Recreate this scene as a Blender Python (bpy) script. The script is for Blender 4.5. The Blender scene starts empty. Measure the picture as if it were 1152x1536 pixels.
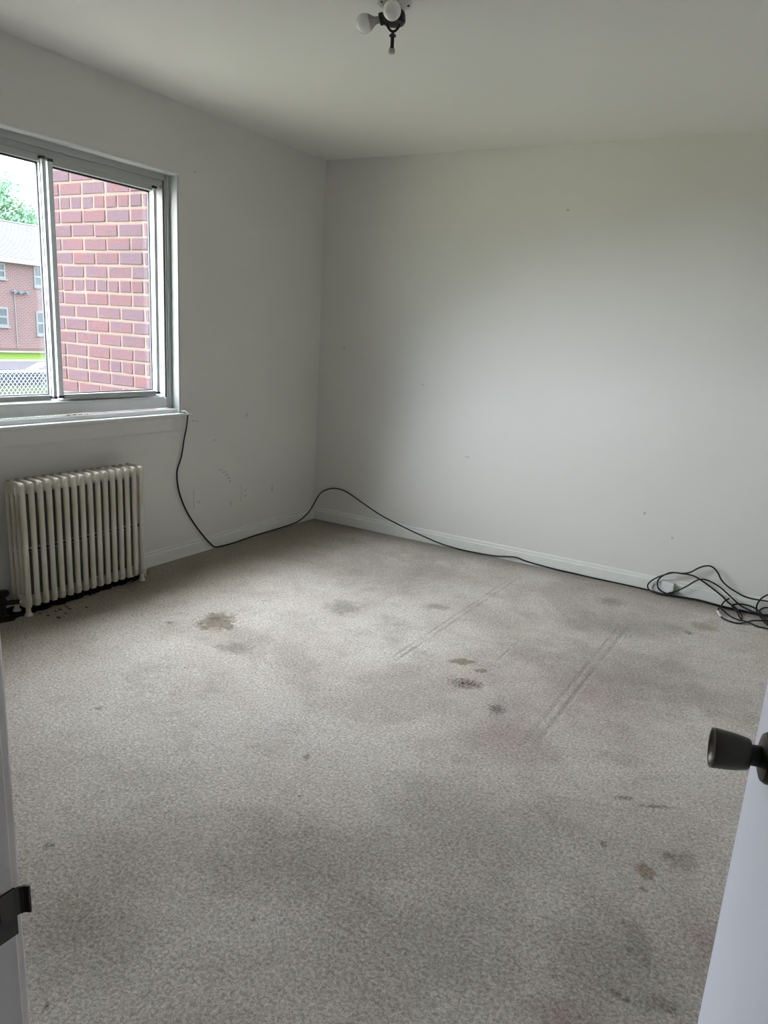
import bpy, bmesh, math, random
from mathutils import Vector, Matrix
random.seed(7)
S = bpy.context.scene
COL = S.collection

# ---------------------------------------------------------------- camera
CAM_POS = (3.14914699, -4.35246872, 1.35233336)
FWD = Vector((-0.47214919, 0.84567401, -0.24881842))
RGT = Vector((0.86348173, 0.50048914, 0.06252935))
UP = Vector((-0.17741036, 0.18532698, 0.9665296))
FPX, SHX, SHY = 1110.13893, 20.225, 20.527
cd = bpy.data.cameras.new('camera'); cam = bpy.data.objects.new('camera', cd); COL.objects.link(cam)
M = Matrix((RGT, UP, -FWD)).transposed().to_4x4(); M.translation = Vector(CAM_POS)
cam.matrix_world = M
cd.sensor_fit = 'VERTICAL'; cd.sensor_height = 36.0
cd.lens = FPX / 1536 * 36.0
cd.shift_x = -SHX / 1536; cd.shift_y = SHY / 1536
cd.clip_start = 0.02; cd.clip_end = 500
S.camera = cam

# ---------------------------------------------------------------- sky, exposure
SKY = 7.0
w = bpy.data.worlds.new('overcast_sky'); S.world = w; w.use_nodes = True
nt = w.node_tree; nt.nodes.clear()
wo = nt.nodes.new('ShaderNodeOutputWorld'); bg = nt.nodes.new('ShaderNodeBackground')
bg.inputs['Color'].default_value = (0.82, 0.92, 1.0, 1); bg.inputs['Strength'].default_value = SKY
nt.links.new(bg.outputs[0], wo.inputs[0])
w.cycles.sampling_method = 'MANUAL'; w.cycles.sample_map_resolution = 256
# the window is the only daylight opening: a portal there only guides sampling of the sky
pd = bpy.data.lights.new('daylight_portal', 'AREA'); pd.shape = 'RECTANGLE'; pd.size = 1.5; pd.size_y = 1.34
po = bpy.data.objects.new('daylight_portal', pd); COL.objects.link(po)
po.location = (-0.31, -2.03, 1.47); po.rotation_euler = (0, -math.pi/2, 0)
pd.cycles.is_portal = True
# very wide sun lamp added as unseen fill light through the window
sd = bpy.data.lights.new('fill_sun', 'SUN'); sd.energy = 60.0; sd.angle = math.radians(105); sd.color = (0.955, 0.975, 1.0)
so = bpy.data.objects.new('fill_sun', sd); COL.objects.link(so)
SUN_DIR = Vector((-0.90, -0.16, 0.78))          # towards the wide sun lamp
so.rotation_euler = SUN_DIR.to_track_quat('Z', 'Y').to_euler()
S.view_settings.view_transform = 'Standard'; S.view_settings.look = 'None'
S.view_settings.exposure = 0.0; S.view_settings.gamma = 1.0; S.view_settings.use_curve_mapping = False
cy = S.cycles
cy.use_denoising = True; cy.max_bounces = 12; cy.diffuse_bounces = 8; cy.glossy_bounces = 4
cy.transparent_max_bounces = 16; cy.transmission_bounces = 6; cy.sample_clamp_indirect = 8.0
cy.use_adaptive_sampling = True; cy.adaptive_threshold = 0.015

# ---------------------------------------------------------------- helpers
def link(o, parent=None):
    COL.objects.link(o)
    if parent is not None: o.parent = parent
    return o
def empty(name, loc=(0, 0, 0), parent=None):
    o = bpy.data.objects.new(name, None); o.location = loc; o.empty_display_size = 0.05
    return link(o, parent)
def tag(o, label=None, cat=None, group=None, kind=None):
    if label: o['label'] = label
    if cat: o['category'] = cat
    if group: o['group'] = group
    if kind: o['kind'] = kind
    return o
def obj(name, bm, mat, parent=None, smooth=False, org=(0, 0, 0)):
    """bm is in world coordinates; org is the world place of the parent (parents carry translation only)."""
    me = bpy.data.meshes.new(name)
    if org != (0, 0, 0): bmesh.ops.translate(bm, verts=bm.verts, vec=-Vector(org))
    bmesh.ops.recalc_face_normals(bm, faces=bm.faces)
    bm.to_mesh(me); bm.free()
    if smooth:
        for f in me.polygons: f.use_smooth = True
    me.materials.append(mat)
    o = bpy.data.objects.new(name, me)
    return link(o, parent)
def smooth_angle(o, deg=35):
    me = o.data
    for f in me.polygons: f.use_smooth = True
    me.set_sharp_from_angle(angle=math.radians(deg))
    return o
def NB(): return bmesh.new()
def box(bm, x0, x1, y0, y1, z0, z1, bev=0.0, seg=2, mat=None):
    r = bmesh.ops.create_cube(bm, size=1.0)
    vs = r['verts']
    for v in vs:
        v.co = Vector(((x0+x1)/2 + v.co.x*(x1-x0), (y0+y1)/2 + v.co.y*(y1-y0), (z0+z1)/2 + v.co.z*(z1-z0)))
    if bev > 0:
        es = list({e for v in vs for e in v.link_edges})
        b = bmesh.ops.bevel(bm, geom=es, offset=bev, segments=seg, affect='EDGES', profile=0.5)
        vs = list({v for f in b['faces'] for v in f.verts} | {v for v in vs if v.is_valid})
    if mat is not None:
        bmesh.ops.transform(bm, matrix=mat, verts=vs)
    return vs
def frame_for(axis):
    z = Vector(axis).normalized()
    x = z.orthogonal().normalized(); y = z.cross(x)
    return x, y, z
def lathe(bm, prof, org, axis=(0, 0, 1), n=24, sx=1.0, sy=1.0, xdir=None):
    """prof = [(r, h)...] along axis from org"""
    x, y, z = frame_for(axis)
    if xdir is not None:
        x = (Vector(xdir) - z*Vector(xdir).dot(z)).normalized(); y = z.cross(x)
    o = Vector(org); rings = []
    for r, h in prof:
        if r < 1e-6: rings.append([bm.verts.new(o + z*h)])
        else: rings.append([bm.verts.new(o + z*h + x*(r*sx*math.cos(2*math.pi*i/n)) + y*(r*sy*math.sin(2*math.pi*i/n))) for i in range(n)])
    for a, b in zip(rings, rings[1:]):
        for i in range(n):
            j = (i+1) % n
            if len(a) == 1 and len(b) == 1: continue
            if len(a) == 1: bm.faces.new((a[0], b[i], b[j]))
            elif len(b) == 1: bm.faces.new((a[i], a[j], b[0]))
            else: bm.faces.new((a[i], a[j], b[j], b[i]))
    if len(rings[0]) > 1: bm.faces.new(rings[0][::-1])
    if len(rings[-1]) > 1: bm.faces.new(rings[-1])
def catmull(pts, k=6):
    P = [Vector(p) for p in pts]; P = [P[0]*2-P[1]] + P + [P[-1]*2-P[-2]]
    out = []
    for i in range(1, len(P)-2):
        for j in range(k):
            t = j/k
            out.append(0.5*((2*P[i]) + (P[i+1]-P[i-1])*t + (2*P[i-1]-5*P[i]+4*P[i+1]-P[i+2])*t*t + (-P[i-1]+3*P[i]-3*P[i+1]+P[i+2])*t**3))
    out.append(P[-2]); return out
def tube(bm, pts, r, n=8, cap=True):
    pts = [Vector(p) for p in pts]
    t0 = (pts[1]-pts[0]).normalized(); nx = t0.orthogonal().normalized(); rings = []
    for i, p in enumerate(pts):
        t = (pts[min(i+1, len(pts)-1)] - pts[max(i-1, 0)])
        t = t.normalized() if t.length > 1e-9 else t0
        nx = nx - t*nx.dot(t)
        nx = nx.normalized() if nx.length > 1e-6 else t.orthogonal().normalized()
        ny = t.cross(nx)
        rr = r[i] if isinstance(r, (list, tuple)) else r
        rings.append([bm.verts.new(p + nx*(rr*math.cos(2*math.pi*k/n)) + ny*(rr*math.sin(2*math.pi*k/n))) for k in range(n)])
    for a, b in zip(rings, rings[1:]):
        for i in range(n):
            j = (i+1) % n; bm.faces.new((a[i], a[j], b[j], b[i]))
    if cap: bm.faces.new(rings[0][::-1]); bm.faces.new(rings[-1])
def extrude_prof(bm, prof, p0, p1, u, v):
    """closed profile [(a,b)] in directions u,v swept from p0 to p1"""
    u, v, p0, p1 = Vector(u), Vector(v), Vector(p0), Vector(p1)
    A = [bm.verts.new(p0+u*a+v*b) for a, b in prof]; B = [bm.verts.new(p1+u*a+v*b) for a, b in prof]
    n = len(prof)
    for i in range(n):
        j = (i+1) % n; bm.faces.new((A[i], A[j], B[j], B[i]))
    bm.faces.new(A[::-1]); bm.faces.new(B)

# ---------------------------------------------------------------- materials
class NG:
    def __init__(s, name):
        s.m = bpy.data.materials.new(name); s.m.use_nodes = True; s.t = s.m.node_tree; s.t.nodes.clear()
        s.out = s.t.nodes.new('ShaderNodeOutputMaterial')
        s.b = s.t.nodes.new('ShaderNodeBsdfPrincipled'); s.t.links.new(s.b.outputs[0], s.out.inputs[0])
    def n(s, kind, **kw):
        nd = s.t.nodes.new(kind)
        for k, v in kw.items(): setattr(nd, k, v)
        return nd
    def l(s, a, b): s.t.links.new(a, b)
    def val(s, sock, v):
        if hasattr(v, 'is_output') or isinstance(v, bpy.types.NodeSocket): s.l(v, sock)
        else: sock.default_value = v
    def math(s, op, a, b=0.0, c=None, clamp=False):
        nd = s.n('ShaderNodeMath', operation=op, use_clamp=clamp)
        s.val(nd.inputs[0], a); s.val(nd.inputs[1], b)
        if c is not None: s.val(nd.inputs[2], c)
        return nd.outputs[0]
    def mix(s, f, a, b, mode='MIX'):
        nd = s.n('ShaderNodeMix', data_type='RGBA', blend_type=mode)
        s.val(nd.inputs[0], f)
        for sk, v in ((nd.inputs[6], a), (nd.inputs[7], b)):
            if isinstance(v, tuple) and len(v) == 3: v = v + (1,)
            s.val(sk, v)
        return nd.outputs[2]
    def noise(s, vec, scale, detail=3, rough=0.55, dist=0.0):
        nd = s.n('ShaderNodeTexNoise'); nd.inputs['Scale'].default_value = scale
        nd.inputs['Detail'].default_value = detail; nd.inputs['Roughness'].default_value = rough
        nd.inputs['Distortion'].default_value = dist
        if vec is not None: s.l(vec, nd.inputs['Vector'])
        return nd.outputs['Fac']
    def step(s, v, lo, hi):
        nd = s.n('ShaderNodeMapRange', interpolation_type='SMOOTHSTEP')
        s.val(nd.inputs[0], v); nd.inputs[1].default_value = lo; nd.inputs[2].default_value = hi
        nd.inputs[3].default_value = 0; nd.inputs[4].default_value = 1
        return nd.outputs[0]
    def bump(s, h, strength, dist=0.01, prev=None):
        nd = s.n('ShaderNodeBump'); nd.inputs['Strength'].default_value = strength; nd.inputs['Distance'].default_value = dist
        s.l(h, nd.inputs['Height'])
        if prev is not None: s.l(prev, nd.inputs['Normal'])
        return nd.outputs[0]
    def set(s, color=None, rough=None, metal=None, normal=None, spec=None):
        if color is not None:
            if isinstance(color, tuple): color = color + (1,) if len(color) == 3 else color
            s.val(s.b.inputs['Base Color'], color)
        if rough is not None: s.val(s.b.inputs['Roughness'], rough)
        if metal is not None: s.val(s.b.inputs['Metallic'], metal)
        if spec is not None: s.val(s.b.inputs['Specular IOR Level'], spec)
        if normal is not None: s.l(normal, s.b.inputs['Normal'])
        return s.m
def coord(g): return g.n('ShaderNodeTexCoord').outputs['Object']
def simple(name, c, rough=0.5, metal=0.0, bumpS=0.0, scale=60, var=0.06, spec=0.5):
    if rough >= 0.85: spec = 0.0
    g = NG(name); o = coord(g); nz = g.noise(o, scale, 4)
    c2 = tuple(x*(1-var*2) for x in c)
    col = g.mix(nz, c2, c)
    nrm = g.bump(nz, bumpS, 0.002) if bumpS else None
    return g.set(col, rough, metal, nrm, spec)

def spots_mask(g, vx, vy, spots, jit=None, soft=0.45):
    """sum of soft ellipses; spots = [(cx, cy, rx, ry)]"""
    acc = None
    for cx_, cy_, rx, ry in spots:
        a = g.math('MULTIPLY', g.math('SUBTRACT', vx, cx_), 1/rx)
        b = g.math('MULTIPLY', g.math('SUBTRACT', vy, cy_), 1/ry)
        d = g.math('SQRT', g.math('ADD', g.math('MULTIPLY', a, a), g.math('MULTIPLY', b, b)))
        if jit is not None: d = g.math('ADD', d, jit)
        k = g.math('SUBTRACT', 1.0, g.step(d, 1-soft, 1+soft))
        acc = k if acc is None else g.math('MAXIMUM', acc, k)
    return acc

def wall_mat(name, base, spots=(), ax=0):
    g = NG(name); o = coord(g)
    sep = g.n('ShaderNodeSeparateXYZ'); g.l(o, sep.inputs[0])
    big = g.noise(o, 1.6, 3); mid = g.noise(o, 9, 4); fine = g.noise(o, 260, 2)
    col = g.mix(big, tuple(c*0.955 for c in base), base)
    if spots:
        jit = g.math('MULTIPLY', g.math('SUBTRACT', g.noise(o, 160, 3), 0.5), 1.6)
        mk = spots_mask(g, sep.outputs[ax], sep.outputs[2], spots, jit)
        col = g.mix(g.math('MULTIPLY', mk, 0.45), col, (0.14, 0.11, 0.10))
    n1 = g.bump(mid, 0.10, 0.02); n2 = g.bump(fine, 0.12, 0.0012, n1)
    return g.set(col, 0.5, 0, n2, 0.35)

WALL = (0.675, 0.665, 0.64)
m_wall_back = wall_mat('back wall paint', WALL, [(1.689, 2.097, .008, .006), (.839, 1.049, .006, .005), (.208, 1.239, .005, .012), (2.349, .445, .007, .008), (2.52, .33, .006, .006), (1.2, .62, .02, .0025)], 0)
m_wall_left = wall_mat('window wall paint', WALL, [(-1.368, 2.097, .008, .006), (-1.189, 2.13, .006, .007), (-.752, .808, .006, .014), (-.487, .293, .006, .018), (-.893, .253, .005, .020), (-.985, .482, .022, .0025), (-.955, .466, .022, .003), (-.93, .445, .018, .004), (-.912, .424, .013, .005), (-.90, .40, .009, .007), (-1.036, .673, .014, .003), (-1.21, .80, .016, .003), (-1.18, .795, .006, .004)], 1)
m_wall = wall_mat('wall paint', WALL)
m_ceil = wall_mat('ceiling paint', (0.82, 0.815, 0.78))
m_trim = simple('trim paint', (0.72, 0.74, 0.74), 0.38, 0, 0.25, 30, 0.03)
m_trim_dirty = simple('dirty trim paint', (0.74, 0.75, 0.72), 0.42, 0, 0.4, 25, 0.07)
m_alu = simple('white window vinyl', (0.62, 0.66, 0.68), 0.35, 0, 0, 20, 0.03)
m_frame_grey = simple('grey window frame paint', (0.44, 0.46, 0.45), 0.42, 0, 0.2, 20, 0.06)
m_gasket = simple('black rubber gasket', (0.02, 0.022, 0.03), 0.6)
m_sashedge = simple('greyish sash edge', (0.46, 0.46, 0.52), 0.4)
m_black = simple('black cable jacket', (0.006, 0.006, 0.0065), 0.45, spec=0.35)
m_white_plastic = simple('white plastic', (0.78, 0.78, 0.76), 0.35)
m_slot = simple('dark outlet slot', (0.06, 0.055, 0.05), 0.6)
m_bronze = simple('aged bronze', (0.060, 0.054, 0.042), 0.38, 0.65, 0.1, 90, 0.2)
m_rim_glint = simple('painted rim highlight', (0.24, 0.20, 0.11), 0.35, 0.9)
m_door = simple('door paint', (0.85, 0.875, 0.98), 0.30, 0, 0.1, 14, 0.03)
m_jamb = simple('door jamb paint', (0.90, 0.85, 0.81), 0.42, 0, 0.2, 14, 0.04)
m_iron = simple('black iron', (0.010, 0.0095, 0.0095), 0.5, 0.0, spec=0.4)
m_dirt = simple('sooty debris', (0.035, 0.030, 0.026), 0.9, 0, 0.6, 70, 0.3)
m_chip = simple('dark paint flake', (0.035, 0.028, 0.022), 0.8)
m_conc = simple('concrete', (0.62, 0.60, 0.57), 0.85, 0, 0.3, 6, 0.1)
m_asph = simple('asphalt', (0.052, 0.049, 0.055), 0.9, 0, 0.3, 3, 0.08)
m_dark_band = simple('dark bluish ground', (0.014, 0.018, 0.023), 0.9, 0, 0.3, 3, 0.1)
m_grass = simple('grass', (0.055, 0.085, 0.020), 0.9, 0, 0.8, 4, 0.15)
m_lawn = simple('lawn', (0.028, 0.038, 0.026), 0.9, 0, 0.8, 3, 0.15)
m_galv = simple('galvanised white steel', (0.78, 0.82, 0.82), 0.45, 0.2)
m_shingle = simple('pale roof shingles', (0.13, 0.13, 0.13), 0.85, 0, 0.5, 5, 0.12)
m_bark = simple('bark', (0.16, 0.12, 0.09), 0.9)

def radiator_mat():
    g = NG('yellowed radiator enamel'); o = coord(g)
    n1 = g.noise(o, 5, 4); n2 = g.noise(o, 60, 4)
    col = g.mix(g.step(n1, .40, .66), (0.58, 0.56, 0.50), (0.50, 0.47, 0.35))
    col = g.mix(g.step(n2, .66, .74), col, (0.24, 0.17, 0.12))
    return g.set(col, 0.4, 0, g.bump(n2, 0.25, 0.003), 0.5)
m_rad = radiator_mat()
def radtop_mat():
    g = NG('stained radiator top'); o = coord(g)
    n1 = g.noise(o, 26, 4, .6, .6)
    col = g.mix(g.step(n1, .40, .56), (0.50, 0.48, 0.42), (0.17, 0.14, 0.085))
    return g.set(col, 0.6, 0, g.bump(n1, 0.3, 0.003))
m_radtop = radtop_mat()

def brick_mat():
    g = NG('red brick'); o = coord(g)
    oi = g.n('ShaderNodeObjectInfo'); rnd = oi.outputs['Random']
    add = g.n('ShaderNodeVectorMath', operation='ADD'); g.l(o, add.inputs[0])
    cb = g.n('ShaderNodeCombineXYZ'); g.l(g.math('MULTIPLY', rnd, 37.0), cb.inputs[0]); g.l(cb.outputs[0], add.inputs[1])
    v = add.outputs[0]
    n1 = g.noise(v, 9, 3); n2 = g.noise(v, 70, 4)
    base = g.mix(g.step(rnd, 0.1, 0.9), BR_A, BR_B)
    col = g.mix(g.step(n1, .35, .7), base, BR_C)
    col = g.mix(g.math('MULTIPLY', g.step(n2, .45, .75), 0.4), col, BR_D)
    return g.set(col, 0.9, 0, g.bump(n2, 0.7, 0.004), 0.1)
BR_A, BR_B, BR_C, BR_D = (0.078, 0.037, 0.038), (0.060, 0.039, 0.047), (0.060, 0.039, 0.049), (0.105, 0.072, 0.072)
m_brick = brick_mat()
m_mortar = simple('pale mortar', (0.135, 0.108, 0.092), 0.95, 0, 0.6, 90, 0.12)

def brick_tex(name, scale=1.0):
    g = NG(name); tc = g.n('ShaderNodeTexCoord').outputs['Object']
    sp = g.n('ShaderNodeSeparateXYZ'); g.l(tc, sp.inputs[0]); cb = g.n('ShaderNodeCombineXYZ')
    g.l(g.math('ADD', sp.outputs[0], sp.outputs[1]), cb.inputs[0]); g.l(sp.outputs[2], cb.inputs[1])
    b = g.n('ShaderNodeTexBrick'); g.l(cb.outputs[0], b.inputs['Vector'])
    b.inputs['Color1'].default_value = (0.21, 0.095, 0.098, 1); b.inputs['Color2'].default_value = (0.17, 0.085, 0.092, 1)
    b.inputs['Mortar'].default_value = (0.24, 0.22, 0.21, 1); b.inputs['Scale'].default_value = 1.0
    b.inputs['Brick Width'].default_value = 0.21*scale; b.inputs['Row Height'].default_value = 0.078*scale; b.inputs['Mortar Size'].default_value = 0.012*scale
    return g.set(b.outputs[0], 0.9, spec=0.1)
m_farbrick = brick_tex('distant brickwork', 1.25)
m_facade = brick_tex('facade brickwork')

def glass_mat(name, tint=(0.97, 0.985, 1.0), refl=0.07):
    g = NG(name); g.t.nodes.remove(g.b)
    tr = g.n('ShaderNodeBsdfTransparent'); tr.inputs[0].default_value = tint + (1,)
    gl = g.n('ShaderNodeBsdfGlossy'); gl.inputs['Roughness'].default_value = 0.02
    ge = g.n('ShaderNodeNewGeometry'); dt = g.n('ShaderNodeVectorMath', operation='DOT_PRODUCT')
    g.l(ge.outputs['Normal'], dt.inputs[0]); g.l(ge.outputs['Incoming'], dt.inputs[1])
    c1_ = g.math('SUBTRACT', 1.0, g.math('ABSOLUTE', dt.outputs['Value']), clamp=True)
    fres = g.math('ADD', 0.04, g.math('MULTIPLY', 0.96, g.math('POWER', c1_, 5.0)))   # thin pane, same both ways
    mx = g.n('ShaderNodeMixShader'); g.l(fres, mx.inputs[0]); g.l(tr.outputs[0], mx.inputs[1]); g.l(gl.outputs[0], mx.inputs[2])
    g.l(mx.outputs[0], g.out.inputs[0]); return g.m
m_glass = glass_mat('window glass')
m_farglass = simple('distant window glass', (0.06, 0.075, 0.09), 0.15)
m_fartrim = simple('distant white trim', (0.22, 0.22, 0.22), 0.6)

def bulb_mat():
    g = NG('unlit frosted bulb glass'); o = coord(g)
    g.set((0.86, 0.86, 0.84), 0.12, 0)
    g.b.inputs['Subsurface Weight'].default_value = 0.35; g.b.inputs['Subsurface Radius'].default_value = (.03, .03, .03)
    g.b.inputs['Coat Weight'].default_value = 0.5; g.b.inputs['Coat Roughness'].default_value = 0.03
    return g.m
m_bulb = bulb_mat()
m_socket = simple('greyish bulb neck', (0.42, 0.39, 0.37), 0.35)
m_canopy = simple('porcelain white', (0.66, 0.65, 0.60), 0.35)

def carpet_mat():
    g = NG('stained beige carpet'); o = coord(g)
    sep = g.n('ShaderNodeSeparateXYZ'); g.l(o, sep.inputs[0]); X, Y = sep.outputs[0], sep.outputs[1]
    a = 0.5252975388; ca, sa = math.cos(a), math.sin(a)
    U = g.math('ADD', g.math('MULTIPLY', X, ca), g.math('MULTIPLY', Y, sa))
    V = g.math('SUBTRACT', g.math('MULTIPLY', Y, ca), g.math('MULTIPLY', X, sa))
    tuft = g.noise(o, 118, 4, 0.72, 0.6)
    tuft2 = g.noise(o, 420, 2, 0.6)
    mott = g.noise(o, 2.3, 5, 0.6, 0.4); mid = g.noise(o, 8, 5, 0.65)
    j1 = g.math('MULTIPLY', g.math('SUBTRACT', g.noise(o, 26, 6, 0.78), 0.5), 3.4)
    j2 = g.math('MULTIPLY', g.math('SUBTRACT', g.noise(o, 75, 5, 0.75), 0.5), 4.0)
    j3 = g.math('MULTIPLY', g.math('SUBTRACT', g.noise(o, 5, 7, 0.7), 0.5), 2.6)
    base = g.mix(g.step(mott, .32, .68), (0.74, 0.665, 0.58), (0.86, 0.80, 0.73))
    base = g.mix(g.math('MULTIPLY', g.step(mid, .56, .74), 0.30), base, (0.36, 0.32, 0.28))
    smg = g.noise(o, 1.25, 9, 0.68, 0.5); smg2 = g.noise(o, 4.2, 8, 0.72, 0.3)
    base = g.mix(g.math('MULTIPLY', g.step(smg, .48, .62), 0.40), base, (0.36, 0.30, 0.245))
    base = g.mix(g.math('MULTIPLY', g.step(smg2, .50, .66), 0.34), base, (0.33, 0.275, 0.225))
    patchy = g.step(g.noise(o, 130, 3, 0.7), .40, .56)
    # darker towards the doorway; brown stain plus painted shade along the window wall
    gr = g.step(V, -2.5, -4.0)
    base = g.mix(g.math('MULTIPLY', g.math('SUBTRACT', 1.0, g.step(V, -3.9, -2.6)), 0.30), base, (0.34, 0.315, 0.29))
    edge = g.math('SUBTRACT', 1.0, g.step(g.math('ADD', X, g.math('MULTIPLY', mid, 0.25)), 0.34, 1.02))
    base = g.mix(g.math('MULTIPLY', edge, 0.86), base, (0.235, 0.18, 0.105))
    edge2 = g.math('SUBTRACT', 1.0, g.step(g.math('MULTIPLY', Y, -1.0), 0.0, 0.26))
    base = g.mix(g.math('MULTIPLY', edge2, 0.75), base, (0.19, 0.15, 0.095))  # along the back wall: brown stain with corner shade painted in
    G = {}
    for n_, u, v, ru, rv in STAINS: G.setdefault(n_, []).append((u, v, ru, rv))
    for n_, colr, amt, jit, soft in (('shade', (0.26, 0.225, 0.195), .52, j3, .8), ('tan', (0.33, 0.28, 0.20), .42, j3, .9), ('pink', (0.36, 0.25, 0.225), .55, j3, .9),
                          ('grey', (0.22, 0.19, 0.15), .62, j1, .6), ('yel', (0.40, 0.30, 0.17), .7, j1, .5), ('brown', (0.22, 0.155, 0.08), .88, j1, .3),
                          ('crumb', (0.12, 0.075, 0.045), .80, j2, .12), ('gap', (0.06, 0.05, 0.035), .8, j1, .3), ('hole', (0.03, 0.024, 0.018), .95, j2, .5), ('dark', (0.055, 0.040, 0.030), .85, j2, .6)):
        mk = spots_mask(g, U, V, G[n_], jit, soft)
        if n_ in ('crumb', 'hole', 'dark', 'gap'): mk = g.math('MULTIPLY', mk, g.math('ADD', 0.30, g.math('MULTIPLY', patchy, 0.70)))
        base = g.mix(g.math('MULTIPLY', mk, amt), base, colr)
    # random small specks
    sp = g.n('ShaderNodeTexVoronoi'); sp.inputs['Scale'].default_value = 7.0; g.l(o, sp.inputs['Vector'])
    spk = g.math('SUBTRACT', 1.0, g.step(g.math('ADD', sp.outputs['Distance'], g.math('MULTIPLY', j2, 0.012)), 0.018, 0.045))
    gate = g.n('ShaderNodeSeparateColor'); g.l(sp.outputs['Color'], gate.inputs[0])
    spk = g.math('MULTIPLY', spk, g.step(gate.outputs[0], .55, .60))
    base = g.mix(g.math('MULTIPLY', spk, 0.85), base, (0.07, 0.05, 0.04))
    # furniture tracks pressed into the pile (parallel to the window wall)
    tr = None
    wob = g.math('MULTIPLY', g.math('SUBTRACT', g.noise(o, 30, 3), 0.5), 0.012)
    Xw = g.math('ADD', X, wob)
    for x0, w_, y0, y1, s_ in ((1.716, .006, -1.80, -.26, .8), (1.748, .007, -1.80, -.26, 1.0), (2.443, .008, -2.12, -.68, .9), (2.481, .008, -2.12, -.66, 1.0), (2.21, .02, -1.30, -.74, .35), (2.10, .006, -1.70, -1.2, .6)):
        m_ = g.math('SUBTRACT', 1.0, g.step(g.math('ABSOLUTE', g.math('SUBTRACT', Xw, x0)), w_*.1, w_*2.0))
        m_ = g.math('MULTIPLY', m_, g.math('MULTIPLY', g.step(Y, y0-.05, y0+.1), g.math('SUBTRACT', 1.0, g.step(Y, y1-.1, y1+.03))))
        m_ = g.math('MULTIPLY', m_, s_)
        tr = m_ if tr is None else g.math('MAXIMUM', tr, m_)
    m_ = g.math('SUBTRACT', 1.0, g.step(g.math('ABSOLUTE', g.math('SUBTRACT', g.math('ADD', Y, wob), -2.02)), .003, .02))
    m_ = g.math('MULTIPLY', m_, g.math('MULTIPLY', g.step(X, 1.5, 1.65), g.math('SUBTRACT', 1.0, g.step(X, 2.1, 2.3))))
    tr = g.math('MAXIMUM', tr, g.math('MULTIPLY', m_, .3))
    tr = g.math('MULTIPLY', tr, g.math('ADD', .35, g.math('MULTIPLY', g.step(g.noise(o, 7, 4), .35, .65), .65)))
    base = g.mix(g.math('MULTIPLY', tr, 0.36), base, (0.26, 0.235, 0.21))
    tv = g.math('ADD', g.math('MULTIPLY', tuft, 0.7), g.math('MULTIPLY', tuft2, 0.3))
    base = g.mix(g.step(tv, .36, .66), g.mix(0.60, base, (0.05, 0.04, 0.03)), g.mix(0.16, base, (1, 1, 1)))
    h = g.math('SUBTRACT', tv, g.math('MULTIPLY', tr, 0.55))
    nrm = g.bump(h, 0.8, 0.010)
    g.b.inputs['Sheen Weight'].default_value = 0.10; g.b.inputs['Sheen Roughness'].default_value = 0.6
    return g.set(base, 0.95, 0, nrm, 0.1)
STAINS = [
('brown',-0.224,-2.090,0.0793,0.1078),('gap',-0.241,-2.059,0.0277,0.0211),('grey',-0.085,-2.376,0.0677,0.0490),('brown',0.908,-2.377,0.0504,0.0310),
('brown',0.983,-2.460,0.0290,0.0164),('crumb',0.908,-2.593,0.0665,0.0422),('hole',1.007,-2.792,0.0286,0.0318),('grey',1.807,-1.477,0.0554,0.0578),
('yel',2.205,-1.784,0.0560,0.0621),('dark',2.092,-1.880,0.0181,0.0244),('brown',1.292,-3.651,0.0223,0.0302),('dark',1.269,-3.717,0.0072,0.0103),
('grey',1.200,-3.888,0.0261,0.0644),('dark',1.169,-3.918,0.0096,0.0083),('dark',1.180,-3.834,0.0067,0.0068),('dark',1.102,-4.041,0.0104,0.0089),
('dark',1.118,-4.057,0.0088,0.0070),('grey',1.192,-4.061,0.0443,0.0212),('dark',1.208,-4.076,0.0132,0.0087),('grey',1.409,-3.595,0.0460,0.0413),
('dark',1.382,-3.581,0.0135,0.0119),('dark',0.987,-3.832,0.0067,0.0044),('dark',1.209,-3.545,0.0097,0.0120),('dark',1.426,-3.355,0.0471,0.0072),
('dark',1.337,-3.319,0.0260,0.0111),('dark',0.286,-3.885,0.0062,0.0083),('dark',-0.439,-2.950,0.0137,0.0125),('dark',-0.290,-3.672,0.0118,0.0139),
('dark',-0.083,-4.145,0.0052,0.0114),('dark',0.329,-3.187,0.0108,0.0158),('pink',1.011,-3.012,0.1443,0.2752),('pink',1.310,-2.625,0.3077,0.3357),
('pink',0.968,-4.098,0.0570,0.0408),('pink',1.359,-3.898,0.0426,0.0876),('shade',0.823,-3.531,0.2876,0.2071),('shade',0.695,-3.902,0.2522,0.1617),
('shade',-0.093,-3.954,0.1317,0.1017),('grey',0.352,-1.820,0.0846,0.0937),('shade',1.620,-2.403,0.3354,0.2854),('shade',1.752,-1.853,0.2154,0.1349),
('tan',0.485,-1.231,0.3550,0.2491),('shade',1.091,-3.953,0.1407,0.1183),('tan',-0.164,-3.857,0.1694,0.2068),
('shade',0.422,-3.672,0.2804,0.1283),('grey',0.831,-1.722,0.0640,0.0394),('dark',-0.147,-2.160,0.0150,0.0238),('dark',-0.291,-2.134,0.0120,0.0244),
('dark',-0.429,-2.139,0.0149,0.0164)]
m_carpet = carpet_mat()

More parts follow.
